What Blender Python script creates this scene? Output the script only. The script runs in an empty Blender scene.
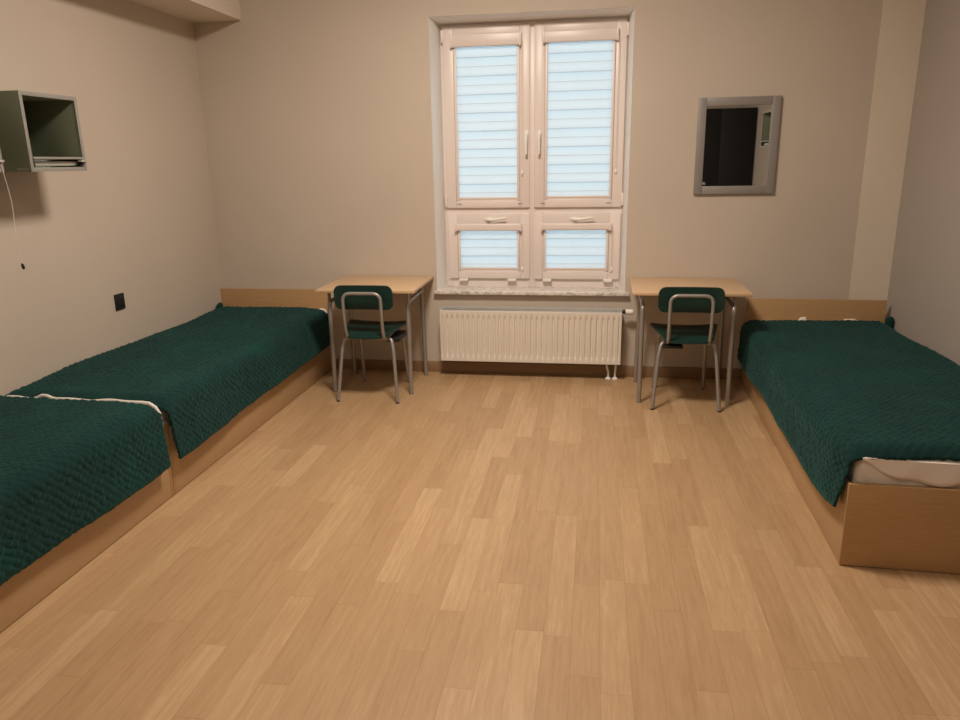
import bpy, bmesh, math, random
import numpy as np
from mathutils import Vector, Matrix

random.seed(7)
SC = bpy.context.scene
COL = SC.collection
PI = math.pi

# ------------------------------------------------------------------ camera, world, lights
cam_data = bpy.data.cameras.new('camera')
cam_data.sensor_fit = 'HORIZONTAL'
cam_data.sensor_width = 36.0
cam_data.lens = 36.0 * 729.85 / 960.0
cam_data.clip_start = 0.05
cam = bpy.data.objects.new('camera', cam_data)
COL.objects.link(cam)
cr = Vector((0.98836244, 0.15121781, -0.01651858))
cu = Vector((-0.02385328, 0.26131471, 0.96495888))
cf = Vector((-0.15023552, 0.95333509, -0.26188069))
M4 = Matrix((cr, cu, -cf)).transposed().to_4x4()
M4.translation = Vector((0, 0, 1.5926))
cam.matrix_world = M4
SC.camera = cam

world = bpy.data.worlds.new('daylight')
SC.world = world
world.use_nodes = True
wbg = world.node_tree.nodes['Background']
wbg.inputs['Color'].default_value = (0.62, 0.86, 1.0, 1)
wbg.inputs['Strength'].default_value = 3.0

SC.view_settings.view_transform = 'Standard'
SC.view_settings.look = 'None'
SC.view_settings.gamma = 1
SC.view_settings.exposure = 0.0
SC.view_settings.use_curve_mapping = False

LAMP_POS = (-0.60, 3.35)
CEIL = 3.32
ld = bpy.data.lights.new('ceiling_panel_light', 'AREA')
ld.shape = 'RECTANGLE'
ld.size = 0.56
ld.size_y = 0.56
ld.energy = 88
ld.color = (1.0, 0.85, 0.71)
lo = bpy.data.objects.new('ceiling_panel_light', ld)
lo.location = (LAMP_POS[0], LAMP_POS[1], CEIL - 0.075)
COL.objects.link(lo)
LAMP2_POS = (-0.5, 0.6)
lo2 = bpy.data.objects.new('ceiling_panel_light', ld.copy())
lo2.data.energy = 22
lo2.location = (LAMP2_POS[0], LAMP2_POS[1], CEIL - 0.075)
COL.objects.link(lo2)

# ------------------------------------------------------------------ room numbers (metres)
XL, XR, YB, YR = -2.941, 2.044, 5.428, -0.80
WXL, WXR, WZT, WZB = -1.180, 0.235, 2.576, 0.648      # opening in the wall
WP = 5.60                                            # plane of the sash fronts

# ------------------------------------------------------------------ materials
def mat(name, col, rough=0.5, metal=0.0, spec=0.5):
    m = bpy.data.materials.new(name)
    m.use_nodes = True
    p = m.node_tree.nodes['Principled BSDF']
    p.inputs['Base Color'].default_value = (*col, 1)
    p.inputs['Roughness'].default_value = rough
    p.inputs['Metallic'].default_value = metal
    p.inputs['Specular IOR Level'].default_value = spec
    return m

def nd(m, t, **kw):
    n = m.node_tree.nodes.new(t)
    for k, v in kw.items():
        setattr(n, k, v)
    return n

def link(m, a, b):
    m.node_tree.links.new(a, b)

def ramp(m, fac, stops):
    r = nd(m, 'ShaderNodeValToRGB')
    els = r.color_ramp.elements
    while len(els) < len(stops):
        els.new(0.5)
    for e, (p, c) in zip(els, stops):
        e.position = p
        e.color = (*c, 1)
    link(m, fac, r.inputs['Fac'])
    return r.outputs['Color']

def math_(m, op, a, b=None, c=None):
    n = nd(m, 'ShaderNodeMath', operation=op)
    for i, v in enumerate((a, b, c)):
        if v is None:
            continue
        if isinstance(v, (int, float)):
            n.inputs[i].default_value = v
        else:
            link(m, v, n.inputs[i])
    return n.outputs[0]

def coords(m, scale=(1, 1, 1), kind='Object'):
    tc = nd(m, 'ShaderNodeTexCoord')
    mp = nd(m, 'ShaderNodeMapping')
    mp.inputs['Scale'].default_value = scale
    link(m, tc.outputs[kind], mp.inputs['Vector'])
    return mp.outputs['Vector']

def noise(m, vec, scale, detail=3, rough=0.5):
    n = nd(m, 'ShaderNodeTexNoise')
    n.inputs['Scale'].default_value = scale
    n.inputs['Detail'].default_value = detail
    n.inputs['Roughness'].default_value = rough
    link(m, vec, n.inputs['Vector'])
    return n.outputs['Fac']

def bump(m, h, strength, dist):
    b = nd(m, 'ShaderNodeBump')
    b.inputs['Strength'].default_value = strength
    b.inputs['Distance'].default_value = dist
    link(m, h, b.inputs['Height'])
    link(m, b.outputs['Normal'], m.node_tree.nodes['Principled BSDF'].inputs['Normal'])

def P(m):
    return m.node_tree.nodes['Principled BSDF']

def paint(name, c, var=0.03):
    m = mat(name, c, 0.75, 0, 0.3)
    v = coords(m)
    f = noise(m, v, 1.3, 4)
    lo_ = tuple(x * (1 - var) for x in c)
    hi = tuple(min(1, x * (1 + var)) for x in c)
    link(m, ramp(m, f, [(0.3, lo_), (0.7, hi)]), P(m).inputs['Base Color'])
    bump(m, noise(m, v, 90, 3), 0.08, 0.004)
    return m

def wood(name, c, grain=(1, 1, 1), rough=0.42, var=0.14):
    """laminate with grain lines; grain = texture scale, small along the grain"""
    m = mat(name, c, rough, 0, 0.4)
    v = coords(m, grain)
    f1 = noise(m, v, 9, 5, 0.62)
    f2 = noise(m, v, 60, 3, 0.6)
    f = math_(m, 'ADD', math_(m, 'MULTIPLY', f1, 0.65), math_(m, 'MULTIPLY', f2, 0.35))
    dk = tuple(x * (1 - var * w) for x, w in zip(c, (0.9, 1.15, 1.4)))
    lt = tuple(x * (1 + var * 0.8) for x in c)
    link(m, ramp(m, f, [(0.34, dk), (0.5, c), (0.68, lt)]), P(m).inputs['Base Color'])
    bump(m, f2, 0.03, 0.001)
    return m

M = {}
M['wall'] = paint('beige_wall_paint', (0.575, 0.505, 0.43))
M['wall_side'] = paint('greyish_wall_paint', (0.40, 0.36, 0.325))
M['column'] = paint('pale_trim_tone', (0.745, 0.665, 0.56))  # even tone set paler than the wall, for corner column and duct box
M['ceiling'] = paint('white_ceiling_paint', (0.80, 0.77, 0.72), 0.01)
M['reveal'] = paint('white_reveal_paint', (0.87, 0.86, 0.84), 0.01)
M['pvc'] = mat('white_window_plastic', (0.80, 0.725, 0.695), 0.35)
M['white'] = mat('white_enamel', (0.80, 0.75, 0.68), 0.32)
M['grille'] = mat('grille_steel', (0.62, 0.62, 0.60), 0.4, 0.2)
M['whiteplastic'] = mat('white_plastic', (0.85, 0.84, 0.80), 0.4)
M['rubber'] = mat('black_plastic', (0.009, 0.009, 0.009), 0.55)
M['tube'] = mat('silver_lacquered_steel', (0.35, 0.335, 0.32), 0.38, 0.45)
M['bracket'] = mat('grey_steel', (0.30, 0.29, 0.28), 0.4, 0.5)
M['trimgrey'] = mat('silver_grey_edge', (0.30, 0.295, 0.275), 0.45, 0.1)
M['boxgreen'] = mat('grey_green_panel', (0.175, 0.205, 0.14), 0.55)
M['chrome'] = mat('bright_metal', (0.75, 0.74, 0.70), 0.22, 0.8)
M['frame_silver'] = mat('silver_mirror_frame', (0.29, 0.275, 0.265), 0.45, 0.15)
M['mirror'] = mat('mirror_glass', (0.86, 0.88, 0.87), 0.015, 1.0)
M['black_laminate'] = mat('black_laminate', (0.014, 0.0145, 0.015), 0.55, 0, 0.2)
M['sheet'] = mat('white_sheet', (0.86, 0.80, 0.75), 0.9, 0, 0.1)
M['piping'] = mat('white_piping', (0.84, 0.80, 0.74), 0.8)
M['bed_y'] = wood('beech_laminate_along_bed', (0.50, 0.335, 0.185), (14, 0.9, 14), var=0.07)
M['bed_x'] = wood('beech_laminate_across_bed', (0.46, 0.285, 0.135), (0.9, 14, 14), var=0.12)
M['desk'] = wood('light_beech_desktop', (0.60, 0.42, 0.255), (0.9, 12, 12), 0.38, 0.08)
M['base'] = mat('brown_skirting', (0.30, 0.185, 0.10), 0.45)
M['cord'] = mat('white_cord', (0.75, 0.72, 0.65), 0.6)

# green lacquered plywood
def chair_green():
    m = mat('dark_green_plywood', (0.008, 0.045, 0.035), 0.42, 0, 0.35)
    f = noise(m, coords(m, (1, 5, 5)), 12, 4)
    link(m, ramp(m, f, [(0.3, (0.006, 0.029, 0.025)), (0.7, (0.009, 0.041, 0.035))]), P(m).inputs['Base Color'])
    return m
M['chair'] = chair_green()

def blanket_mat():
    m = mat('green_fleece', (0.006, 0.052, 0.04), 0.95, 0, 0.1)
    v = coords(m)
    f = noise(m, v, 3.2, 4, 0.6)
    f2 = noise(m, v, 120, 2, 0.6)
    f = math_(m, 'ADD', math_(m, 'MULTIPLY', f, 0.75), math_(m, 'MULTIPLY', f2, 0.25))
    link(m, ramp(m, f, [(0.32, (0.0085, 0.030, 0.0285)), (0.52, (0.0098, 0.0375, 0.0355)), (0.76, (0.0095, 0.058, 0.050))]),
         P(m).inputs['Base Color'])
    P(m).inputs['Sheen Weight'].default_value = 0.22
    P(m).inputs['Sheen Roughness'].default_value = 0.45
    P(m).inputs['Sheen Tint'].default_value = (0.25, 0.60, 0.58, 1)
    bump(m, f2, 0.4, 0.004)
    return m
M['blanket'] = blanket_mat()

def marble():
    m = mat('speckled_marble', (0.7, 0.66, 0.6), 0.3)
    v = coords(m, (1, 1.6, 1))
    f = noise(m, v, 26, 6, 0.7)
    link(m, ramp(m, f, [(0.36, (0.36, 0.32, 0.28)), (0.47, (0.66, 0.62, 0.57)), (0.6, (0.82, 0.79, 0.74))]),
         P(m).inputs['Base Color'])
    return m
M['marble'] = marble()

def mattress_mat():
    m = mat('quilted_ticking', (0.80, 0.73, 0.66), 0.85, 0, 0.1)
    v = coords(m, (1, 1, 1))
    w = nd(m, 'ShaderNodeTexWave', wave_type='BANDS', bands_direction='DIAGONAL')
    w.inputs['Scale'].default_value = 7
    w.inputs['Distortion'].default_value = 2.5
    link(m, v, w.inputs['Vector'])
    bump(m, w.outputs['Fac'], 0.5, 0.01)
    return m
M['mattress'] = mattress_mat()

def blind_fabric():
    """day and night blind cloth: level bands of plain and sheer weave, a doubled thread line between them"""
    m = bpy.data.materials.new('zebra_blind_cloth')
    m.use_nodes = True
    nt = m.node_tree
    nt.nodes.remove(nt.nodes['Principled BSDF'])
    out = nt.nodes['Material Output']
    tc = nd(m, 'ShaderNodeTexCoord')
    sx = nd(m, 'ShaderNodeSeparateXYZ')
    link(m, tc.outputs['Object'], sx.inputs[0])
    nz = noise(m, coords(m, (0.7, 1, 1)), 3, 2)
    z = math_(m, 'ADD', sx.outputs['Z'], math_(m, 'MULTIPLY', nz, 0.006))
    t = math_(m, 'FRACT', math_(m, 'DIVIDE', z, 0.128))
    c = ramp(m, t, [(0.0, (0.62, 0.60, 0.60)), (0.045, (0.88, 0.91, 0.92)), (0.25, (0.86, 0.91, 0.93)),
                    (0.46, (0.82, 0.89, 0.92)), (0.50, (0.60, 0.65, 0.68)), (0.545, (0.86, 0.88, 0.89)),
                    (0.75, (0.89, 0.92, 0.93)), (0.96, (0.87, 0.89, 0.90))])
    mapr = nt.nodes[-1]
    tr = nd(m, 'ShaderNodeBsdfTranslucent')
    df = nd(m, 'ShaderNodeBsdfDiffuse')
    mx = nd(m, 'ShaderNodeMixShader')
    mx.inputs[0].default_value = 0.42
    link(m, c, tr.inputs['Color'])
    link(m, c, df.inputs['Color'])
    link(m, tr.outputs[0], mx.inputs[1])
    link(m, df.outputs[0], mx.inputs[2])
    link(m, mx.outputs[0], out.inputs['Surface'])
    return m
M['blind'] = blind_fabric()

def pane():
    m = bpy.data.materials.new('window_glass')
    m.use_nodes = True
    nt = m.node_tree
    nt.nodes.remove(nt.nodes['Principled BSDF'])
    fr = nd(m, 'ShaderNodeFresnel')
    fr.inputs['IOR'].default_value = 1.35
    t = nd(m, 'ShaderNodeBsdfTransparent')
    g = nd(m, 'ShaderNodeBsdfGlossy')
    g.inputs['Roughness'].default_value = 0.02
    mx = nd(m, 'ShaderNodeMixShader')
    link(m, fr.outputs[0], mx.inputs[0])
    link(m, t.outputs[0], mx.inputs[1])
    link(m, g.outputs[0], mx.inputs[2])
    link(m, mx.outputs[0], nt.nodes['Material Output'].inputs['Surface'])
    return m
M['glass'] = pane()

def lampdiff():
    m = mat('lamp_diffuser', (0.9, 0.9, 0.9), 0.5)
    P(m).inputs['Emission Color'].default_value = (1.0, 0.82, 0.62, 1)
    P(m).inputs['Emission Strength'].default_value = 4.0
    return m
M['diffuser'] = lampdiff()

def floor_mat():
    """strip-look vinyl: rows of 97 mm strips running along y, each strip its own tone"""
    m = mat('oak_strip_vinyl', (0.5, 0.35, 0.2), 0.42, 0, 0.4)
    tc = nd(m, 'ShaderNodeTexCoord')
    sx = nd(m, 'ShaderNodeSeparateXYZ')
    link(m, tc.outputs['Object'], sx.inputs[0])
    u = math_(m, 'DIVIDE', math_(m, 'ADD', sx.outputs['X'], 0.044 + 97.5), 0.0975)
    row = math_(m, 'FLOOR', u)
    fu = math_(m, 'FRACT', u)
    wn = nd(m, 'ShaderNodeTexWhiteNoise', noise_dimensions='1D')
    link(m, row, wn.inputs['W'])
    # each row its own offset and its own strip length
    ln = math_(m, 'ADD', 0.46, math_(m, 'MULTIPLY', wn.outputs['Value'], 0.46))
    off = math_(m, 'MULTIPLY', wn.outputs['Value'], 37.7)
    v = math_(m, 'DIVIDE', math_(m, 'ADD', math_(m, 'ADD', sx.outputs['Y'], 50), off), ln)
    idx = math_(m, 'FLOOR', v)
    fv = math_(m, 'FRACT', v)
    cmb = nd(m, 'ShaderNodeCombineXYZ')
    link(m, row, cmb.inputs[0]); link(m, idx, cmb.inputs[1])
    wn2 = nd(m, 'ShaderNodeTexWhiteNoise', noise_dimensions='2D')
    link(m, cmb.outputs[0], wn2.inputs['Vector'])
    tone = wn2.outputs['Value']
    # grain, shifted per strip
    off2 = nd(m, 'ShaderNodeVectorMath', operation='MULTIPLY_ADD')
    link(m, cmb.outputs[0], off2.inputs[0])
    off2.inputs[1].default_value = (3.1, 5.7, 0)
    link(m, tc.outputs['Object'], off2.inputs[2])
    mp = nd(m, 'ShaderNodeMapping')
    mp.inputs['Scale'].default_value = (22, 1.4, 1)
    link(m, off2.outputs[0], mp.inputs['Vector'])
    g1 = noise(m, mp.outputs[0], 2.2, 6, 0.65)
    mp2 = nd(m, 'ShaderNodeMapping')
    mp2.inputs['Scale'].default_value = (150, 9, 1)
    link(m, off2.outputs[0], mp2.inputs['Vector'])
    g2 = noise(m, mp2.outputs[0], 1.6, 3, 0.6)
    t = math_(m, 'ADD', math_(m, 'MULTIPLY', math_(m, 'POWER', tone, 1.2), 0.31),
              math_(m, 'ADD', math_(m, 'MULTIPLY', g1, 0.78), math_(m, 'MULTIPLY', g2, 0.36)))
    c = ramp(m, t, [(0.345, (0.335, 0.200, 0.098)), (0.565, (0.425, 0.272, 0.144)), (0.785, (0.480, 0.318, 0.174)),
                    (1.0, (0.57, 0.395, 0.23))])
    # joints
    ju = math_(m, 'LESS_THAN', math_(m, 'MINIMUM', fu, math_(m, 'SUBTRACT', 1, fu)), 0.011)
    jv = math_(m, 'LESS_THAN', fv, 0.003)
    j = math_(m, 'MAXIMUM', ju, jv)
    mix = nd(m, 'ShaderNodeMix', data_type='RGBA')
    link(m, math_(m, 'MULTIPLY', j, 0.36), mix.inputs[0])
    link(m, c, mix.inputs[6])
    mix.inputs[7].default_value = (0.20, 0.115, 0.05, 1)
    link(m, mix.outputs[2], P(m).inputs['Base Color'])
    bump(m, math_(m, 'SUBTRACT', g2, math_(m, 'MULTIPLY', j, 0.8)), 0.08, 0.002)
    return m
M['floor'] = floor_mat()

# ------------------------------------------------------------------ mesh helpers
class MB:
    def __init__(self):
        self.bm = bmesh.new()

    def box(self, x0, x1, y0, y1, z0, z1, bev=0.0, seg=2, mx=None):
        b = bmesh.new()
        bmesh.ops.create_cube(b, size=1)
        for v in b.verts:
            v.co = Vector(((x0 + x1) / 2 + v.co.x * (x1 - x0), (y0 + y1) / 2 + v.co.y * (y1 - y0),
                           (z0 + z1) / 2 + v.co.z * (z1 - z0)))
        if bev:
            bmesh.ops.bevel(b, geom=b.edges[:], offset=bev, segments=seg, profile=0.5, affect='EDGES')
        if mx is not None:
            bmesh.ops.transform(b, matrix=mx, verts=b.verts)
        self.add(b)
        return self

    def add(self, b):
        me = bpy.data.meshes.new('tmp')
        b.to_mesh(me)
        b.free()
        self.bm.from_mesh(me)
        bpy.data.meshes.remove(me)

    def pydata(self, verts, faces):
        vs = [self.bm.verts.new(v) for v in verts]
        for f in faces:
            try:
                self.bm.faces.new([vs[i] for i in f])
            except ValueError:
                pass
        return self

    def tube(self, pts, r, n=12, squash=None):
        """swept round tube along pts, with end caps"""
        pts = [Vector(p) for p in pts]
        rings = []
        up = None
        for i, p in enumerate(pts):
            if i == 0:
                d = pts[1] - pts[0]
            elif i == len(pts) - 1:
                d = pts[-1] - pts[-2]
            else:
                d = (pts[i + 1] - p).normalized() + (p - pts[i - 1]).normalized()
            d.normalize()
            if up is None:
                up = Vector((0, 0, 1)) if abs(d.z) < 0.9 else Vector((0, 1, 0))
            a = d.cross(up)
            if a.length < 1e-4:
                a = d.cross(Vector((1, 0, 0)))
            a.normalize()
            b = a.cross(d).normalized()
            up = b
            rr = r[i] if isinstance(r, (list, tuple)) else r
            rings.append([self.bm.verts.new(p + a * math.cos(2 * PI * k / n) * rr + b * math.sin(2 * PI * k / n) * rr)
                          for k in range(n)])
        for q, w in zip(rings, rings[1:]):
            for k in range(n):
                self.bm.faces.new((q[k], q[(k + 1) % n], w[(k + 1) % n], w[k]))
        self.bm.faces.new(rings[0][::-1])
        self.bm.faces.new(rings[-1])
        return self

    def lathe(self, prof, center, axis='Z', n=20):
        """prof: list of (radius, height) along axis"""
        c = Vector(center)
        rings = []
        for r, h in prof:
            ring = []
            for k in range(n):
                x, y = math.cos(2 * PI * k / n) * r, math.sin(2 * PI * k / n) * r
                p = {'Z': (x, y, h), 'X': (h, x, y), 'Y': (y, h, x)}[axis]
                ring.append(self.bm.verts.new(c + Vector(p)))
            rings.append(ring)
        for q, w in zip(rings, rings[1:]):
            for k in range(n):
                self.bm.faces.new((q[k], q[(k + 1) % n], w[(k + 1) % n], w[k]))
        self.bm.faces.new(rings[0][::-1])
        self.bm.faces.new(rings[-1])
        return self

    def build(self, name, m, parent=None, smooth=True):
        bm = self.bm
        bmesh.ops.recalc_face_normals(bm, faces=bm.faces)
        me = bpy.data.meshes.new(name)
        bm.to_mesh(me)
        bm.free()
        me.materials.append(m)
        if smooth:
            for p in me.polygons:
                p.use_smooth = True
            try:
                me.set_sharp_from_angle(angle=math.radians(38))
            except Exception:
                pass
        o = bpy.data.objects.new(name, me)
        COL.objects.link(o)
        if parent is not None:
            o.parent = parent
        return o

def bez(points, n=8, rad=0.05):
    """polyline with rounded corners of the given radius"""
    pts = [Vector(p) for p in points]
    out = [pts[0]]
    for i in range(1, len(pts) - 1):
        a, b, c = pts[i - 1], pts[i], pts[i + 1]
        r = min(rad, (a - b).length * 0.49, (c - b).length * 0.49)
        p0 = b + (a - b).normalized() * r
        p1 = b + (c - b).normalized() * r
        for k in range(n + 1):
            t = k / n
            out.append(p0 * (1 - t) ** 2 + b * 2 * t * (1 - t) + p1 * t * t)
    out.append(pts[-1])
    return out

def tag(o, label=None, cat=None, group=None, kind=None):
    if label: o['label'] = label
    if cat: o['category'] = cat
    if group: o['group'] = group
    if kind: o['kind'] = kind
    return o

def empty(name, loc=(0, 0, 0), rz=0.0, **kw):
    o = bpy.data.objects.new(name, None)
    COL.objects.link(o)
    o.empty_display_size = 0.1
    o.location = loc
    o.rotation_euler = (0, 0, rz)
    return tag(o, **kw)

def copy_tree(o, parent=None):
    c = o.copy()
    COL.objects.link(c)
    if parent is not None:
        c.parent = parent
    for ch in list(o.children):
        copy_tree(ch, c)
    return c

def struct(name, mb, m, label=None, cat=None, parent=None):
    o = mb.build(name, m, parent)
    if parent is None:
        tag(o, label, cat, None, 'structure')
    return o

# ------------------------------------------------------------------ room shell
T = 0.2
struct('floor', MB().box(XL - T, XR + T, YR - T, YB + T, -0.1, 0), M['floor'],
       'wood-look vinyl floor of light oak strips running to the window', 'floor')
struct('ceiling', MB().box(XL - T, XR + T, YR - T, YB + T, CEIL, CEIL + 0.15), M['ceiling'],
       'flat white ceiling above the room', 'ceiling')
struct('wall_left', MB().box(XL - T, XL, YR - T, YB + 0.3, 0, CEIL), M['wall'],
       'plain beige left wall behind the two joined beds', 'wall')
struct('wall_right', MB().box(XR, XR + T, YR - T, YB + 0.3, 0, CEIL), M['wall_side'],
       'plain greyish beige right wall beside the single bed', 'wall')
struct('wall_rear', MB().box(XL, XR, YR - T, YR, 0, CEIL), M['wall'], 'plain beige wall behind the viewer', 'wall')

# back wall with splayed window opening
def wall_back():
    b = MB()
    y0, y1 = YB, YB + 0.3
    b.box(XL, WXL, y0, y1, 0, CEIL)
    b.box(WXR, XR, y0, y1, 0, CEIL)
    b.box(WXL, WXR, y0, y1, 0, WZB - 0.03)
    b.box(WXL, WXR, y0, y1, WZT, CEIL)
    return b
struct('wall_back', wall_back(), M['wall'], 'plain beige window wall at the end of the room', 'wall')

# splayed reveal lining (white plaster wedges) : left, right, top
def wedge(pts_xy, z0, z1):
    b = MB()
    n = len(pts_xy)
    v = [(x, y, z0) for x, y in pts_xy] + [(x, y, z1) for x, y in pts_xy]
    f = [tuple(range(n))[::-1], tuple(range(n, 2 * n))] + [(i, (i + 1) % n, (i + 1) % n + n, i + n) for i in range(n)]
    return b.pydata(v, f)

win = empty('window_1', ((WXL + WXR) / 2, YB, WZB), label='white plastic window with four sashes in the back wall', cat='window', kind='structure')
WO = Vector(win.location)
def W(mb, name, m, parent=win, smooth=True):
    bmesh.ops.translate(mb.bm, vec=-WO, verts=mb.bm.verts)
    return mb.build(name, m, parent, smooth)

e = 0.0005
W(wedge([(WXL + e, YB + .001), (WXL + 0.041, WP + 0.02), (WXL + 0.041, YB + .3), (WXL + e, YB + .3)], WZB, WZT - .001), 'reveal', M['reveal'])
W(wedge([(WXR - e, YB + .001), (WXR - 0.030, WP + 0.02), (WXR - 0.030, YB + .3), (WXR - e, YB + .3)], WZB, WZT - .001), 'reveal', M['reveal'])
tb = MB()
tb.pydata([(WXL, YB + .001, WZT - e), (WXR, YB + .001, WZT - e), (WXR, WP + .02, WZT - .022), (WXL, WP + .02, WZT - .022),
           (WXL, YB + .3, WZT - .022), (WXR, YB + .3, WZT - .022), (WXL, YB + .3, WZT - e), (WXR, YB + .3, WZT - e)],
          [(0, 1, 2, 3), (3, 2, 5, 4), (4, 5, 7, 6), (6, 7, 1, 0), (0, 3, 4, 6), (1, 7, 5, 2)])
W(tb, 'reveal', M['reveal'])

# fixed frame (outer profile, mullion, transom)
fx0, fx1, fz0, fz1 = WXL + 0.041, WXR - 0.030, WZB, WZT - .022
b = MB()
FY0, FY1 = WP + 0.022, WP + 0.075
b.box(fx0, fx0 + .06, FY0, FY1, fz0, fz1, .004)
b.box(fx1 - .05, fx1, FY0, FY1, fz0, fz1, .004)
for xa, xb in ((fx0 + .059, -.499), (-.436, fx1 - .049)):
    b.box(xa, xb, FY0 + .001, FY1 - .001, fz1 - .06, fz1)
    b.box(xa, xb, FY0 + .001, FY1 - .001, fz0, fz0 + .09)
    b.box(xa, xb, FY0 + .001, FY1 - .001, 1.19, 1.275)
b.box(-.50, -.435, FY0 - .006, FY1, fz0, fz1, .004)
W(b, 'window_frame', M['pvc'])

sill = MB().box(-1.196, 0.265, YB - 0.042, WP + 0.03, WZB - 0.024, WZB, .004)
W(sill, 'window_sill', M['marble'])

def lever(x, z, vertical, y):
    h = MB()
    if vertical:
        h.box(x - .014, x + .014, y - .010, y, z - .035, z + .035, .006)
        h.tube([(x, y - .004, z), (x, y - .038, z)], .010)
        h.tube(bez([(x, y - .036, z + .012), (x, y - .044, z - .02), (x, y - .040, z - .135)], 6, .03), [.010] + [.011] * 7 + [.008])
    else:
        h.box(x - .035, x + .035, y - .010, y, z - .014, z + .014, .006)
        h.tube([(x, y - .004, z), (x, y - .038, z)], .010)
        h.tube(bez([(x - .012, y - .036, z), (x + .02, y - .046, z - .004), (x + .135, y - .040, z + .012)], 6, .03), [.010] + [.011] * 7 + [.008])
    return h

def sash(ox0, ox1, oz0, oz1, gx0, gx1, gz0, gz1, handle):
    s = MB()
    d = WP + 0.062
    # mitred rails: stepped profile (outer flat, inner bead)
    def ring(x0, x1, z0, z1, X0, X1, Z0, Z1, y0, y1):
        s.box(x0, X0, y0, y1, z0, z1, .004)
        s.box(X1, x1, y0, y1, z0, z1, .004)
        s.box(X0, X1, y0, y1, z0, Z0, .004)
        s.box(X0, X1, y0, y1, Z1, z1, .004)
    ring(ox0, ox1, oz0, oz1, gx0 - .016, gx1 + .016, gz0 - .016, gz1 + .016, WP, d)
    ring(gx0 - .018, gx1 + .018, gz0 - .018, gz1 + .018, gx0 + .002, gx1 - .002, gz0 + .002, gz1 - .002, WP + .008, d - .004)
    so = W(s, 'sash', M['pvc'])
    W(MB().box(gx0 - .006, gx1 + .006, WP + .040, WP + .046, gz0 - .006, gz1 + .006), 'pane', M['glass'], so)
    W(lever(*handle, WP), 'handle', M['whiteplastic'], so)
    return so

# (outer x0,x1,z0,z1, cloth opening x0,x1,z0,z1)
SUL = sash(-1.117, -.483, 1.255, 2.537, -1.026, -.573, 1.323, 2.44, (-.507, 1.775, True))
SUR = sash(-.451, .196, 1.255, 2.535, -.360, .107, 1.328, 2.45, (-.413, 1.775, True))
SLL = sash(-1.112, -.483, .716, 1.213, -1.025, -.573, .790, 1.12, (-.795, 1.170, False))
SLR = sash(-.451, .194, .714, 1.215, -.366, .096, .790, 1.12, (-.145, 1.170, False))
for so, hx, hz in ((SUR, .200, 1.31), (SUL, -1.121, 1.31), (SUL, -1.121, 2.47), (SUR, .200, 2.47)):
    W(MB().box(hx - .009, hx + .009, WP - .012, WP + .012, hz - .045, hz + .045, .005), 'hinge', M['pvc'], so)
for so, cx in ((SLL, -1.00), (SLL, -.62), (SLR, -.35), (SLR, .11)):
    W(MB().box(cx - .034, cx + .034, WP - .016, WP + .024, .695, .7155, .005), 'hinge', M['whiteplastic'], so)
for so, cx, cz in ((SUL, -1.02, 1.285), (SUL, -.555, 1.285), (SUR, -.385, 1.285), (SUR, .10, 1.285)):
    W(MB().box(cx - .016, cx + .016, WP - .004, WP + .001, cz - .003, cz + .003, .001), 'drain_cap', M['trimgrey'], so)

# roller blinds
def blind(x0, x1, z0, z1, cz0, cz1, chain_x, big, label):
    """cloth area x0..x1, z0..z1 ; cassette cz0..cz1"""
    r = empty('roller_blind', ((x0 + x1) / 2, WP, cz0), label=label, cat='blind', group='roller blinds on the window')
    o = Vector(r.location)
    def B(mb, name, m, sm=True):
        bmesh.ops.translate(mb.bm, vec=-o, verts=mb.bm.verts)
        return mb.build(name, m, r, sm)
    g = .028
    c = MB().box(x0 - g, x1 + g, WP - .034, WP - .0005, cz0, cz1, .009, 3)
    c.box(x0 - g - .004, x0 - g + .012, WP - .037, WP - .0003, cz0 - .004, cz1 + .002, .004)
    c.box(x1 + g - .012, x1 + g + .004, WP - .037, WP - .0003, cz0 - .004, cz1 + .002, .004)
    B(c, 'cassette', M['pvc'])
    # cloth: thin slab with very slight vertical cockle
    n = 24
    cl = MB()
    vv, ff = [], []
    nz = 2
    for k in range(n + 1):
        x = x0 + (x1 - x0) * k / n
        yy = WP + .010 + .0008 * math.sin(k * 1.1)
        vv += [(x, yy, z0), (x, yy, cz0 + .01), (x, yy + .0012, z0), (x, yy + .0012, cz0 + .01)]
    for k in range(n):
        a, c2 = 4 * k, 4 * k + 4
        ff += [(a, a + 1, c2 + 1, c2), (a + 2, c2 + 2, c2 + 3, a + 3)]
    cl.pydata(vv, ff)
    B(cl, 'cloth', M['blind'])
    for sx, w in ((x0, -1), (x1, 1)):
        B(MB().box(min(sx - w * .004, sx + w * .012), max(sx - w * .004, sx + w * .012), WP - .006, WP + .0075, z0 - .012, cz0, .002), 'guide_rail', M['pvc'])
    B(MB().box(x0 + .002, x1 - .002, WP + .004, WP + .0175, z0 - .004, z0 + .010, .003), 'bottom_bar', M['pvc'])
    # bead chain and its tensioner
    zb = z0 + (z1 - z0) * (.17 if big else .0)
    ch = MB()
    for dx in (-.004, .004):
        ch.tube([(chain_x + dx, WP - .012, cz0 + .01), (chain_x + dx, WP - .010, zb)], .0014, 6)
    B(ch, 'bead_chain', M['whiteplastic'])
    B(MB().tube(bez([(chain_x, WP - .001, zb + .016), (chain_x, WP - .014, zb), (chain_x, WP - .001, zb - .016)], 5, .012), .008, 10), 'chain_tensioner', M['whiteplastic'])
    return r

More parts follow.
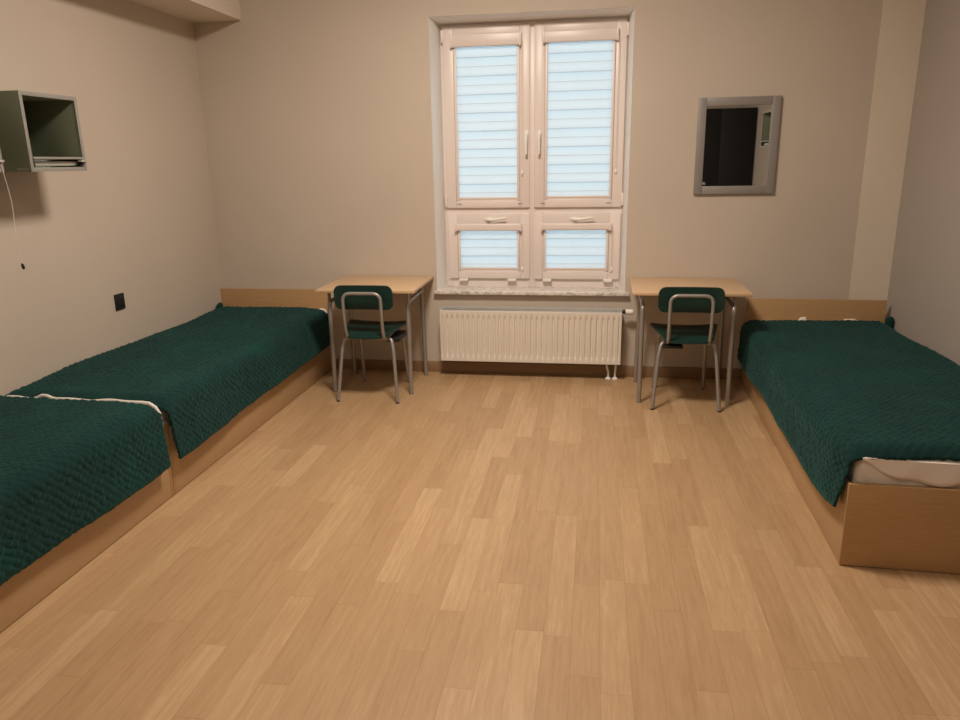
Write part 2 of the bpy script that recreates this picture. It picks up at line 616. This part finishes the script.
blind(-1.026, -.573, 1.323, 2.396, 2.392, 2.478, -.5385, True, 'bluish white zebra roller blind on the tall left window sash')
blind(-.360, .107, 1.328, 2.402, 2.398, 2.475, .146, True, 'bluish white zebra roller blind on the tall right window sash')
blind(-1.025, -.573, .790, 1.085, 1.084, 1.138, -.5385, False, 'short bluish white zebra blind on the low left window sash')
blind(-.366, .096, .790, 1.090, 1.088, 1.138, .135, False, 'short bluish white zebra blind on the low right window sash')
# chain hook at the head of the tall left blind
hk = [o for o in bpy.data.objects if o.name.startswith('roller_blind')][0]
h = MB().tube(bez([(-.550, WP - .040, 2.455), (-.545, WP - .044, 2.43), (-.552, WP - .040, 2.385)], 5, .02), .006, 8)
bmesh.ops.translate(h.bm, vec=-Vector(hk.location), verts=h.bm.verts)
h.build('chain_hook', M['whiteplastic'], hk)

# soffit, corner column, skirtings
struct('trim_1', MB().box(XL, -2.566, YR, YB, 2.612, CEIL), M['column'],
       'boxed-in duct along the top of the left wall', 'soffit')
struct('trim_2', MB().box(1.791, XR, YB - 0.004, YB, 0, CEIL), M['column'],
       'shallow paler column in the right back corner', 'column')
BH = 0.085
struct('baseboard_back', MB().box(XL + .012, XR - .0125, YB - .011, YB, 0, BH, .003), M['base'], 'brown skirting along the window wall', 'skirting')
struct('baseboard_left', MB().box(XL, XL + .012, YR, YB, 0, BH, .003), M['base'], 'brown skirting along the left wall', 'skirting')
struct('baseboard_right', MB().box(XR - .012, XR, YR, YB - .0115, 0, BH, .003), M['base'], 'brown skirting along the right wall', 'skirting')

# ceiling lamp (the room's light), just out of frame above
def ceiling_lamp(pos, label):
    cl = empty('ceiling_light', (pos[0], pos[1], CEIL), label=label, cat='lamp', group='square ceiling panel lamps')
    MB().box(-.31, .31, -.31, .31, -.06, 0, .006).build('housing', M['whiteplastic'], cl)
    MB().box(-.28, .28, -.28, .28, -.066, -.058, .002).build('diffuser', M['diffuser'], cl)
ceiling_lamp(LAMP_POS, 'square white ceiling panel lamp nearer the window')
ceiling_lamp(LAMP2_POS, 'square white ceiling panel lamp nearer the viewer')

# ------------------------------------------------------------------ beds
BW = 0.908
def bed(loc, rz, L, width, head, label, foot_h=0.357):
    """origin: floor, near outer-left corner; x across, y along. head: True -> headboard at far end"""
    r = empty('bed_frame', loc, rz, label=label, cat='bed', group='beech bed frames')
    t = .022
    MB().box(0, width, 0, t, .004, foot_h, .0015).build('footboard', M['bed_x'], r)
    hh = head if head else foot_h
    MB().box(0 if head else 0, width, L - t, L, .004, hh, .0015).build('headboard', M['bed_x'], r)
    for x0 in (0.0, width - t):
        MB().box(x0 + .001, x0 + t - .001, t, L - t, .004, .345, .001).build('side_rail', M['bed_y'], r)
    b = MB()
    for k in range(11):
        y = t + .08 + (L - 2 * t - .2) * k / 10
        b.box(t, width - t, y, y + .07, .195, .212)
    b.build('slats', M['bed_x'], r)
    return r

def mattress(loc, rz, L, width, ztop, label, cover=False):
    r = empty('mattress', (loc[0], loc[1], .213), rz, label=label, cat='mattress', group='mattresses')
    h = ztop - .213
    MB().box(0, width, 0, L, 0, h, .03, 4).build('ticking', M['mattress'], r)
    p = MB()
    rr = .03
    for z in (.02, h - .02):
        pts = [(rr, -.001, z), (width - rr, -.001, z), (width + .001, rr, z), (width + .001, L - rr, z), (width - rr, L + .001, z), (rr, L + .001, z), (-.001, L - rr, z), (-.001, rr, z), (rr, -.001, z)]
        p.tube(pts, .005, 6)
    p.build('piping', M['piping'], r)
    if cover:
        # loose protector: hangs over the foot end with an arched lower hem
        b = MB()
        n = 60
        vv, ff = [], []
        cols = 9
        for k in range(n + 1):
            u = k / n
            x = .016 + (width - .032) * u
            drop = .010 + .088 * (1 - math.exp(-((u / .12) ** 1.5))) + .006 * math.sin(u * 23)
            if u > .9:
                drop *= 1 - .6 * (u - .9) / .1
            for j in range(cols):
                t = j / (cols - 1)
                if t < .3:
                    y = .16 * (1 - t / .3) + .012
                    z = h + .002
                else:
                    q = (t - .3) / .7
                    y = -.009 - .006 * math.sin(u * 31 + q * 3) * q - .004 * q
                    z = h - .004 - drop * q
                vv.append((x, y, z))
        for k in range(n):
            for j in range(cols - 1):
                a = k * cols + j
                ff.append((a, a + cols, a + cols + 1, a + 1))
        b.pydata(vv, ff)
        o = b.build('protector_sheet', M['sheet'], r)
        s = o.modifiers.new('thick', 'SOLIDIFY')
        s.thickness = .004
    return r

def blanket(origin, label, xo_near, xo_far, xwall, y0, y1, ztop, hem0, hem1, seed, rumple=0.0, endroll=(True, False), slant=0.0, pinch=0.0, far_drop=0.0, group='green quilted blankets'):
    """xo: x of the hanging side (near end / far end), xwall: x of the wall-side edge, hem0/1: hem height near / far"""
    rng = np.random.default_rng(seed)
    st = .0064
    r = .065
    sgn = 1.0 if xwall > xo_near else -1.0
    hm = max(0.02, ztop - r - min(hem0, hem1))
    topw = abs(xwall - xo_near) - r
    Ls = hm + r * PI / 2 + topw
    ns, ny = int(Ls / st), int((y1 - y0) / st)
    S = np.linspace(0, 1, ns + 1)
    Yv = np.linspace(0, 1, ny + 1)
    s, v = np.meshgrid(S, Yv, indexing='ij')
    d = s * Ls
    y = y0 + (y1 - y0) * v
    hem = hem0 + (hem1 - hem0) * v + .002 * np.sin(v * 17 + seed) + .002 * np.sin(v * 41 + 2 * seed)
    hdrop = ztop - r - hem
    xo = xo_near + (xo_far - xo_near) * v
    x = np.zeros_like(d); z = np.zeros_like(d); nx = np.zeros_like(d); nz = np.zeros_like(d)
    a = d < hm
    q = np.clip(d / hm, 0, 1)
    x[a] = (xo - sgn * .012 * (1 - q) ** 1.5)[a]; z[a] = (hem + hdrop * q)[a]; nx[a] = -sgn; nz[a] = 0
    b = (d >= hm) & (d < hm + r * PI / 2)
    th = (d - hm) / r
    x[b] = (xo + sgn * r * (1 - np.cos(th)))[b]; z[b] = (ztop - r + r * np.sin(th))[b]
    nx[b] = (-sgn * np.cos(th))[b]; nz[b] = np.sin(th)[b]
    c = d >= hm + r * PI / 2
    w = np.clip((d - hm - r * PI / 2) / topw, 0, 1)
    x[c] = (xo + sgn * r + (xwall - sgn * r - xo) * w)[c]
    zt = ztop + .010 * np.sin(PI * np.clip(w, 0, 1)) - .030 * np.clip((w - .93) / .07, 0, 1) ** 2
    z[c] = zt[c]; nz[c] = 1
    # low waves
    wav = .0045 * np.sin(3.1 * x + 4.2 * y + seed) + .004 * np.sin(-5.3 * x + 2.7 * y + 1.3 * seed) + .003 * np.sin(9 * x + 7.7 * y)
    if rumple:
        wav += rumple * (np.exp(-((y - (y1 - .05)) / .16) ** 2) * (np.sin(11 * x + 1.0) * .6 + .5 * np.sin(23 * x) + .5) * (w ** 4))
    # quilted scales, rows staggered
    p, pr = .030, .024
    wy = y + .006 * np.sin(13 * d + 5 * y + seed) + .004 * np.sin(31 * d - 17 * y)
    wd = d + .006 * np.sin(15 * y + 7 * d + 2 * seed) + .004 * np.sin(37 * y + 3)
    a1, a2 = (wd + wy) / (1.35 * p), (wd - wy) / (1.35 * p)
    amp = .6 + .7 * (np.sin(np.floor(a1) * 78.233 + np.floor(a2) * 37.719) * 43758.5453 % 1.0)
    bmp = .0072 * amp * (np.abs(np.sin(PI * a1)) ** .65) * (np.abs(np.sin(PI * a2)) ** .65) * np.clip(d / .03, .25, 1)
    h = wav + bmp + rng.normal(0, .0009, d.shape)
    x = x + nx * h; z = z + nz * h
    # ends roll down over the mattress
    top = np.clip((z - (ztop - r)) / r, 0, 1)
    if endroll[0]:
        t = np.clip(1 - (y - y0) / .055, 0, 1)
        z -= .040 * t ** 2.2 * top
    if endroll[1]:
        t = np.clip(1 - (y1 - y) / .055, 0, 1)
        z -= .040 * t ** 2.2 * top
    # end edges wander a little
    edge = (.005 * np.sin(9 * x + seed) + .003 * np.sin(25 * x)) * np.clip(1 - v * 9, 0, 1) + (.008 * np.sin(7 * x + seed) + .005 * np.sin(19 * x)) * np.clip(1 - (1 - v) * 9, 0, 1)
    y = y + edge
    near = np.clip(1 - (y - y0) / .10, 0, 1)
    z = z - far_drop * v ** 1.5
    lowq = np.clip(1 - d / (hm * 1.3), 0, 1)
    y = y - slant * (1 - lowq) * near
    x = x + pinch * sgn * near * np.clip(1 - np.abs(d - hm * .95) / (hm * .9), 0, 1)
    z = z + pinch * .8 * near * lowq
    ox, oy, oz = origin
    co = np.stack([x - ox, y - oy, z - oz], -1).reshape(-1, 3)
    idx = np.arange((ns + 1) * (ny + 1)).reshape(ns + 1, ny + 1)
    f = np.stack([idx[:-1, :-1], idx[1:, :-1], idx[1:, 1:], idx[:-1, 1:]], -1).reshape(-1, 4)
    me = bpy.data.meshes.new('blanket')
    me.from_pydata(co.tolist(), [], f.tolist())
    me.materials.append(M['blanket'])
    for pl in me.polygons:
        pl.use_smooth = True
    o = bpy.data.objects.new('blanket', me)
    COL.objects.link(o)
    o.location = origin
    tag(o, label, 'blanket', group)
    # thickness inward
    so = o.modifiers.new('thick', 'SOLIDIFY')
    so.thickness = .010
    so.offset = -1 if sgn < 0 else 1
    if sgn > 0:
        so.offset = -1
        me.flip_normals()
    return o

def tuft(parent, pts, rad, name='tucked_corner'):
    o = Vector(parent.location)
    b = MB()
    b.tube([Vector(p) - o for p in pts], rad, 12)
    ob = b.build(name, M['blanket'], parent)
    sb = ob.modifiers.new('s', 'SUBSURF'); sb.levels = 1; sb.render_levels = 2
    return ob

# right-hand bed
RA = -math.radians(1.9)
RB = bed((1.007, 2.804, 0), RA, 2.545, BW, .629, 'single bed frame along the right wall with its footboard facing us')
mattress((1.007 + .026 + .001, 2.804 + .027, 0), RA, 2.48, BW - .056, .470, 'pale mattress with exposed end on the single right bed', True)
b3 = blanket((1.5, 4.0, .49), 'dark green quilted blanket on the single bed along the right wall', .984, 1.058, 1.992, 2.830, 5.275, .492, .226, .220, 3, slant=.008, pinch=.026, far_drop=.020)
tuft(b3, [(2.010, 5.25, .42), (2.013, 5.25, .47), (2.014, 5.25, .508), (2.014, 5.25, .530)], [.024, .028, .027, .014])

# left row: far bed (headboard at the window wall) and near bed
LX = XL + .002
LW = -2.053 - LX
bed((LX, 3.094, 0), 0, YB - .014 - 3.094, LW, .650, 'far bed frame on the left with its headboard at the window wall', .375)
bed((LX, .70, 0), 0, 3.092 - .70, LW, False, 'near bed frame on the left, cut by the picture edge', .375)
mattress((LX + .026, 3.094 + .026, 0), 0, 2.24, LW - .052, .485, 'pale mattress under the far left blanket')
m2 = mattress((LX + .026, .726, 0), 0, 2.335, LW - .052, .492, 'pale mattress under the near left blanket, white edge showing')
b1 = blanket((-2.5, 4.2, .5), 'dark green quilted blanket on the far left bed by the desk', -2.030, -2.032, -2.930, 3.098, 5.34, .505, .190, .240, 1, endroll=(True, True), slant=.040)
b2 = blanket((-2.5, 1.9, .5), 'dark green quilted blanket on the near left bed in the foreground', -2.026, -2.026, -2.930, .72, 3.010, .512, .210, .190, 2, rumple=.030, endroll=(False, True))
tuft(b1, [(-2.912, 5.27, .46), (-2.910, 5.275, .505), (-2.900, 5.285, .535), (-2.888, 5.295, .556)], [.024, .030, .027, .012])
# sheet peeping out beyond the blanket at the joint and at the headboards
o2 = Vector(m2.location)
def sheet_edge(parent, pts, rad, name='sheet_edge'):
    o = Vector(parent.location)
    mi = Matrix.Rotation(-parent.rotation_euler.z, 3, 'Z')
    return MB().tube([mi @ (Vector(p) - o) for p in pts], rad, 8).build(name, M['piping'], parent)
pts = [(-2.84 + .72 * k / 30, 3.036 + .004 * math.sin(k * .9), .510 + .003 * math.sin(k * .55 + 1)) for k in range(31)]
pts = [(x_, y_ - .004, z_ + .022 * max(0, 1 - abs(x_ + 2.64) / .05)) for x_, y_, z_ in pts]
pts += [(-2.085, 3.036, .503), (-2.055, 3.034, .486), (-2.036, 3.032, .455), (-2.034, 3.032, .385)]
sheet_edge(m2, pts, .0085)
m1 = [o for o in bpy.data.objects if o.name.startswith('mattress') and o.get('label', '').startswith('pale mattress under the far')][0]
sheet_edge(m1, [(-2.12, 5.350, .494), (-2.09, 5.352, .503), (-2.065, 5.352, .496), (-2.045, 5.345, .474)], [.006, .010, .010, .007], 'sheet_corner')
m3 = [o for o in bpy.data.objects if o.name.startswith('mattress') and 'single right' in o.get('label', '')][0]
for xa, xb, r_, z_ in ((1.435, 1.490, .020, .486), (1.70, 1.84, .013, .484)):
    sheet_edge(m3, [(xa, 5.292, z_ - .01), (xa + .3 * (xb - xa), 5.294, z_), (xa + .7 * (xb - xa), 5.294, z_ + .002), (xb, 5.290, z_ - .012)], [.5 * r_, r_, r_, .4 * r_], 'sheet_corner')

# ------------------------------------------------------------------ desks
def desk(loc, rz, label, w, dpt, ly, lx=.281, lo=0.0):
    r = empty('desk', loc, rz, label=label, cat='desk', group='small school desks')
    zt, th = .760, .021
    MB().box(-w / 2, w / 2, -dpt / 2, dpt / 2, zt - th, zt, .004).build('tabletop', M['desk'], r)
    fy, by = -.250 + ly, .225 + ly
    for s in (-1, 1):
        # front leg bends back at its top into the side rail
        lg = MB().tube([(lo + s * lx, fy, .010), (lo + s * lx, fy + .001, .600)], .0155, 14).build('leg', M['tube'], r)
        MB().lathe([(.016, 0), (.0165, .003), (.0165, .010), (.0155, .012)], (lo + s * lx, fy, 0), 'Z', 14).build('foot_cap', M['bracket'], lg)
        MB().tube(bez([(lo + s * lx, fy + .001, .598), (lo + s * lx, fy + .003, .662), (lo + s * lx, by - .045, .668)], 8, .035), .0145, 14).build('side_rail', M['tube'], r)
        lg = MB().tube(bez([(lo + s * (lx + .006), by, .010), (lo + s * (lx + .002), by - .008, .40), (lo + s * lx, by - .045, .738)], 6, .08), .0155, 14).build('leg', M['tube'], r)
        MB().lathe([(.016, 0), (.0165, .003), (.0165, .010), (.0155, .012)], (lo + s * (lx + .006), by, 0), 'Z', 14).build('foot_cap', M['bracket'], lg)
        b = MB().box(lo + s * (lx + .004) - .004, lo + s * (lx + .004) + .004, fy - .002, fy + .040, .650, .738, .001)
        b.build('bracket', M['tube'], r)
    MB().box(lo - lx, lo + lx, by - .060, by - .040, .695, .738, .002).build('cross_rail', M['bracket'], r)
    return r
desk((-1.547, 5.085, 0), math.radians(.7), 'small beech desk left of the radiator, beside the far left bed', .700, .664, 0.0)
desk((0.634, 5.094, 0), -math.radians(1.0), 'small beech desk right of the radiator, beside the single bed', .748, .650, -.034, .288, -.014)

# ------------------------------------------------------------------ chairs
def panel(w, h, rad, thick, curve, n=30, m=12, taper=0.0, prof=None):
    """rounded rectangle plate in local (a,b), mapped by prof(a,b)->Vector, thickness by solidify-like duplication"""
    verts, faces = [], []
    def lim(b):       # half width at b (-h/2..h/2), rounded corners
        hw = w / 2 + taper * b / h
        e_ = h / 2 - abs(b)
        if e_ < rad:
            hw -= rad - math.sqrt(max(0, rad * rad - (rad - e_) ** 2))
        return hw
    # rows clustered near ends so the corners are round
    bs = []
    for k in range(m + 1):
        t = -math.cos(PI * k / m)
        bs.append(t * h / 2)
    for side in (0, 1):
        for b_ in bs:
            hw = lim(b_)
            for k in range(n + 1):
                a = -hw + 2 * hw * k / n
                p, nn = prof(a, b_)
                verts.append(p + nn * (thick / 2 if side == 0 else -thick / 2))
    R = n + 1
    C = (m + 1) * R
    for j in range(m):
        for k in range(n):
            i = j * R + k
            faces.append((i, i + 1, i + R + 1, i + R))
            faces.append((C + i, C + i + R, C + i + R + 1, C + i + 1))
        for i in (j * R, j * R + n):
            faces.append((i, i + R, C + i + R, C + i))
    for k in range(n):
        for i in (k, m * R + k):
            faces.append((i, i + 1, C + i + 1, C + i))
    return MB().pydata(verts, faces)

def chair(loc, rz, label):
    r = empty('school_chair', loc, rz, label=label, cat='chair', group='green school chairs')
    # backrest: bowed in plan, leaning back slightly
    def bp(a, b_):
        y = -.232 - .10 * b_ - .35 * a * a + .02
        nrm = Vector((.7 * a, 1, .10)).normalized()
        return Vector((a, y, .727 + b_)), nrm
    panel(.405, .165, .045, .012, 0, prof=bp).build('backrest', M['chair'], r)
    # seat: saddle with a dropped front edge and a rolled rear edge
    def sp(a, b_):
        z = .474 + .035 * b_ + .25 * a * a
        if b_ > .15:
            z -= 2.2 * (b_ - .15) ** 2
        if b_ < -.13:
            z -= 2.6 * (b_ + .13) ** 2
        return Vector((a, b_ - .035, z)), Vector((-.5 * a, 0, 1)).normalized()
    panel(.385, .415, .06, .013, 0, m=18, taper=.085, prof=sp).build('seat', M['chair'], r)
    # rear inverted U carrying the backrest, runs on under the seat
    yb = -.262
    u = bez([(-.128, .12, .440), (-.128, -.225, .437), (-.130, yb, .56), (-.130, yb - .006, .762), (.130, yb - .006, .762), (.130, yb, .56), (.128, -.225, .437), (.128, .12, .440)], 8, .055)
    MB().tube(u, .0115, 12).build('back_frame', M['tube'], r)
    for s in (-1, 1):
        pts = bez([(s * .120, -.15, .432), (s * .165, -.17, .432), (s * .182, -.195, .36), (s * .212, -.257, .008)], 8, .06)
        lg = MB().tube(pts, .0122, 12).build('leg', M['tube'], r)
        MB().lathe([(.0115, 0), (.0120, .002), (.0120, .010), (.0110, .012)], (s * .212, -.257, 0), 'Z', 12).build('foot_cap', M['rubber'], lg)
        pts = bez([(s * .120, .10, .432), (s * .150, .135, .432), (s * .160, .150, .36), (s * .172, .235, .008)], 8, .06)
        lg = MB().tube(pts, .0122, 12).build('leg', M['tube'], r)
        MB().lathe([(.0115, 0), (.0120, .002), (.0120, .010), (.0110, .012)], (s * .172, .235, 0), 'Z', 12).build('foot_cap', M['rubber'], lg)
    MB().tube([(-.150, -.155, .432), (.150, -.155, .432)], .0100, 10).build('cross_bar', M['tube'], r)
    MB().tube([(-.140, .11, .432), (.140, .11, .432)], .0100, 10).build('cross_bar', M['tube'], r)
    return r
c1 = chair((-1.520, 4.880, 0), math.radians(.3), 'dark green school chair at the desk left of the radiator')
MB().box(.11, .20, -.10, .13, .392, .428, .008).build('underseat_block', M['rubber'], c1)
c2 = chair((.620, 4.925, 0), math.radians(-0.5), 'dark green school chair at the desk right of the radiator')
MB().box(-.16, -.03, -.205, -.10, .402, .422, .006).build('underseat_block', M['rubber'], c2)

# ------------------------------------------------------------------ radiator
rad = empty('radiator', (-.4595, YB - .118, 0), label='white panel radiator with vertical ribs under the window', cat='radiator')
RX0, RX1, RZ0, RZ1 = -1.133 + .4595, .2140 + .4595, .132, .516
nr = 33
nx_ = nr * 10
zs = [RZ0, RZ0 + .028, RZ0 + .040, RZ0 + .055] + [RZ0 + .055 + (RZ1 - .055 - RZ0 - .055) * k / 6 for k in range(1, 7)] + [RZ1 - .040, RZ1 - .028, RZ1]
vv, ff = [], []
yf = -.032
for z in zs:
    e0 = min(z - RZ0, RZ1 - z)
    dep = min(1, max(0, (e0 - .028) / .026))
    for k in range(nx_ + 1):
        xx = RX0 + (RX1 - RX0) * k / nx_
        t = ((xx - RX0 - .012) / (RX1 - RX0 - .024)) * nr
        g = 0
        if 0 < t < nr:
            c_ = abs((t % 1) - .5) * 2          # 0 at rib centre
            g = min(1, max(0, (c_ - .52) / .22))
        vv.append((xx, yf + .013 * g * dep, z))
n0 = len(vv)
for j in range(len(zs) - 1):
    for k in range(nx_):
        i = j * (nx_ + 1) + k
        ff.append((i, i + 1, i + nx_ + 2, i + nx_ + 1))
mb = MB().pydata(vv, ff)
mb.box(RX0, RX1, yf + .012, yf + .018, RZ0 + .002, RZ1 - .002)
mb.box(RX0, RX1, yf + .0005, yf + .018, RZ0 - .001, RZ0 + .004, .001)
mb.box(RX0, RX1, yf + .0005, yf + .018, RZ1 - .004, RZ1 + .001, .001)
mb.build('front_panel', M['white'], rad)
MB().box(RX0 + .01, RX1 - .01, .072, .079, RZ0 + .01, RZ1 - .01, .002).build('rear_panel', M['white'], rad)
for xx in (RX0, RX1 - .004):
    MB().box(xx, xx + .004, yf + .016, .085, RZ0 + .005, RZ1 + .010, .001).build('side_cover', M['white'], rad)
g = MB()
g.box(RX0 + .004, RX1 - .004, yf + .018, yf + .026, RZ1 - .012, RZ1 + .004)
g.box(RX0 + .004, RX1 - .004, .078, .085, RZ1 - .012, RZ1 + .018)
for k in range(85):
    xx = RX0 + .01 + (RX1 - RX0 - .02) * k / 84
    g.box(xx - .003, xx + .003, yf + .02, .08, RZ1 - .006, RZ1 + .002, mx=Matrix.Translation((0, yf + .02, RZ1)) @ Matrix.Rotation(.14, 4, 'X') @ Matrix.Translation((0, -yf - .02, -RZ1)))
g.build('top_grille', M['grille'], rad)
cv = MB()
for k in range(44):
    xx = RX0 + .02 + (RX1 - RX0 - .04) * k / 43
    cv.box(xx - .006, xx + .006, yf + .02, .054, RZ0 + .03, RZ1 - .03)
cv.build('convector_fins', M['grille'], rad)
vx = RX1
v_ = MB().tube([(vx, .030, .517), (vx + .028, .030, .517)], .011, 12)
v_.lathe([(.014, .012), (.016, .015), (.016, .024), (.014, .027)], (vx, .030, .517), 'X', 14)
v_.build('valve', M['rubber'], rad)
MB().lathe([(.014, .026), (.020, .030), (.021, .040), (.019, .062), (.021, .068), (.018, .082), (.010, .086)], (vx, .030, .517), 'X', 18).build('thermostat_head', M['whiteplastic'], rad)
for px_, dx in ((.590, -.012), (.640, .004)):
    p_ = MB().tube(bez([(px_ + dx, .035, RZ0 + .01), (px_ + dx, .035, .09), (px_, .035, .06), (px_, .035, .004)], 6, .02), .0085, 10).build('pipe', M['whiteplastic'], rad)
    MB().lathe([(.022, .001), (.022, .006), (.012, .016), (.0095, .018)], (px_, .035, 0), 'Z', 16).build('pipe_collar', M['whiteplastic'], p_)
for xx in (RX0 + .2, RX1 - .2):
    MB().box(xx - .015, xx + .015, .076, .1175, RZ0 + .05, RZ1 - .03).build('wall_bracket', M['white'], rad)

# ------------------------------------------------------------------ mirror
mr = empty('wall_mirror', (.950, YB, 1.668), label='rectangular wall mirror in a silver grey frame right of the window', cat='mirror')
fw = .054
hw_, hh_ = .2675, .319
fb = MB()
for (a0, a1, b0, b1) in ((-hw_, -hw_ + fw, -hh_, hh_), (hw_ - fw, hw_, -hh_, hh_), (-hw_ + fw, hw_ - fw, -hh_, -hh_ + fw), (-hw_ + fw, hw_ - fw, hh_ - fw, hh_)):
    fb.box(a0, a1, -.024, -.001, b0, b1, .003)
fb.build('mirror_frame', M['frame_silver'], mr)
MB().box(-hw_ + fw - .004, hw_ - fw + .004, -.016, -.010, -hh_ + fw - .004, hh_ - fw + .004).build('mirror_glass', M['mirror'], mr)
MB().lathe([(.003, -.004), (.009, -.003), (.010, 0), (.009, .004)], (-hw_ + fw + .012, -.020, -hh_ + fw + .018), 'Y', 12).build('clip', M['trimgrey'], mr)

# ------------------------------------------------------------------ wall boxes
def wall_box(yc, flip, label, half=.197, zc0=1.583, zc1=1.947):
    """open-fronted cabinet; local +x points out of the wall"""
    r = empty('wall_box', ((XL if not flip else XR), yc, zc0), PI if flip else 0, label=label, cat='wall cabinet', group='open wall boxes above the beds')
    D, H_, t = .300, zc1 - zc0, .016
    for s in (-1, 1):
        MB().box(.001, D - .002, min(s * half, s * (half - t)), max(s * half, s * (half - t)), 0, H_, .001).build('side_panel', M['boxgreen'], r)
    MB().box(.001, D - .002, -half + t, half - t, H_ - t, H_, .001).build('top_panel', M['boxgreen'], r)
    MB().box(.001, D - .002, -half + t, half - t, 0, t, .001).build('bottom_panel', M['boxgreen'], r)
    MB().box(.001, .010, -half + t, half - t, t, H_ - t).build('back_panel', M['boxgreen'], r)
    b = MB()
    et = .019
    b.box(D - .0022, D + .001, -half - .0006, -half + et, -.0006, H_ + .0006, .0008)
    b.box(D - .0022, D + .001, half - et, half + .0006, -.0006, H_ + .0006, .0008)
    b.box(D - .0022, D + .001, -half + et, half - et, -.0006, et, .0008)
    b.box(D - .0022, D + .001, -half + et, half - et, H_ - et, H_ + .0006, .0008)
    b.build('edge_banding', M['trimgrey'], r)
    MB().box(D - .075, D - .012, -half - .0012, -half + .0005, .006, .018).build('maker_plate', M['trimgrey'], r)
    return r

def shelf_lamp(yc, flip, label, zc0=1.583):
    r = empty('shelf_lamp', ((XL if not flip else XR), yc, zc0 + .0165), PI if flip else 0, label=label, cat='lamp', group='reading lamps in the wall boxes')
    w = .175
    MB().box(.20, .305, -w, w, .040, .052, .003).build('lamp_housing', M['trimgrey'], r)
    MB().box(.2, .298, -w, -w + .012, 0, .040, .002).build('end_plate', M['rubber'], r)
    MB().box(.2, .298, w - .012, w, 0, .040, .002).build('end_plate', M['rubber'], r)
    MB().tube([(.262, -w + .012, .020), (.262, -w + .06, .020), (.262, w - .06, .020), (.262, w - .012, .020)], .0125, 14).build('lamp_tube', M['whiteplastic'], r)
    MB().box(.20, .206, -w + .012, w - .012, 0, .040).build('reflector', M['chrome'], r)
    MB().box(.296, .3165, w - .035, w + .018, .027, .037, .003).build('end_cap', M['chrome'], r)
    return r

wall_box(3.407, False, 'grey green open wall box, fully visible on the left wall')
shelf_lamp(3.407, False, 'silver lamp bar lying in the fully visible left wall box')
wall_box(2.845, False, 'grey green open wall box cut by the left picture edge')
l2 = shelf_lamp(2.845, False, 'silver lamp bar in the wall box cut by the left picture edge')
wall_box(2.50, True, 'grey green open wall box on the right wall, seen in the mirror', zc0=1.69, zc1=2.054)
shelf_lamp(2.50, True, 'silver lamp bar in the wall box seen in the mirror', zc0=1.69)
# pull cord of the second lamp
ol = Vector(l2.location)
cpts = [(-2.650, 3.010, 1.620), (-2.6365, 3.030, 1.612), (-2.636, 3.030, 1.575), (-2.638, 3.046, 1.50), (-2.640, 3.053, 1.424), (-2.640, 3.043, 1.34), (-2.640, 3.038, 1.28), (-2.640, 3.048, 1.165)]
cd = MB().tube([Vector(p) - ol for p in bez(cpts, 5, .05)], .0014, 8).build('pull_cord', M['cord'], l2)
MB().tube([Vector(p) - ol for p in ((-2.640, 3.046, 1.170), (-2.640, 3.049, 1.164), (-2.640, 3.052, 1.148), (-2.640, 3.053, 1.142))], [.003, .006, .007, .004], 10).build('cord_end', M['rubber'], cd)

# ------------------------------------------------------------------ black wall socket
sk = empty('wall_socket', (XL, 4.127, .783), label='black square power socket on the left wall above the far bed', cat='socket')
MB().box(0, .010, -.046, .046, -.050, .050, .004).build('cover_plate', M['rubber'], sk)
s_ = MB().lathe([(.024, .0005), (.024, .012), (.020, .012), (.019, .004), (.001, .004)], (0, 0, 0), 'X', 24)
s_.build('socket_ring', M['rubber'], sk)

# ------------------------------------------------------------------ wardrobe seen only in the mirror
wd = empty('wardrobe', (1.598, .23, 0), label='tall black wardrobe near the viewer, seen only in the mirror', cat='wardrobe')
MB().box(-.44, .44, -.30, .276, .0, 2.21, .003).build('carcass', M['black_laminate'], wd)
for x0, x1, hx in ((-.438, -.002, -.04), (.002, .438, .04)):
    d_ = MB().box(x0, x1, .278, .298, .06, 2.205, .002).build('wardrobe_door', M['black_laminate'], wd)
    MB().tube(bez([(hx, .298, 1.00), (hx, .325, 1.00), (hx, .325, 1.14), (hx, .298, 1.14)], 4, .015), .005, 8).build('handle', M['bracket'], d_)
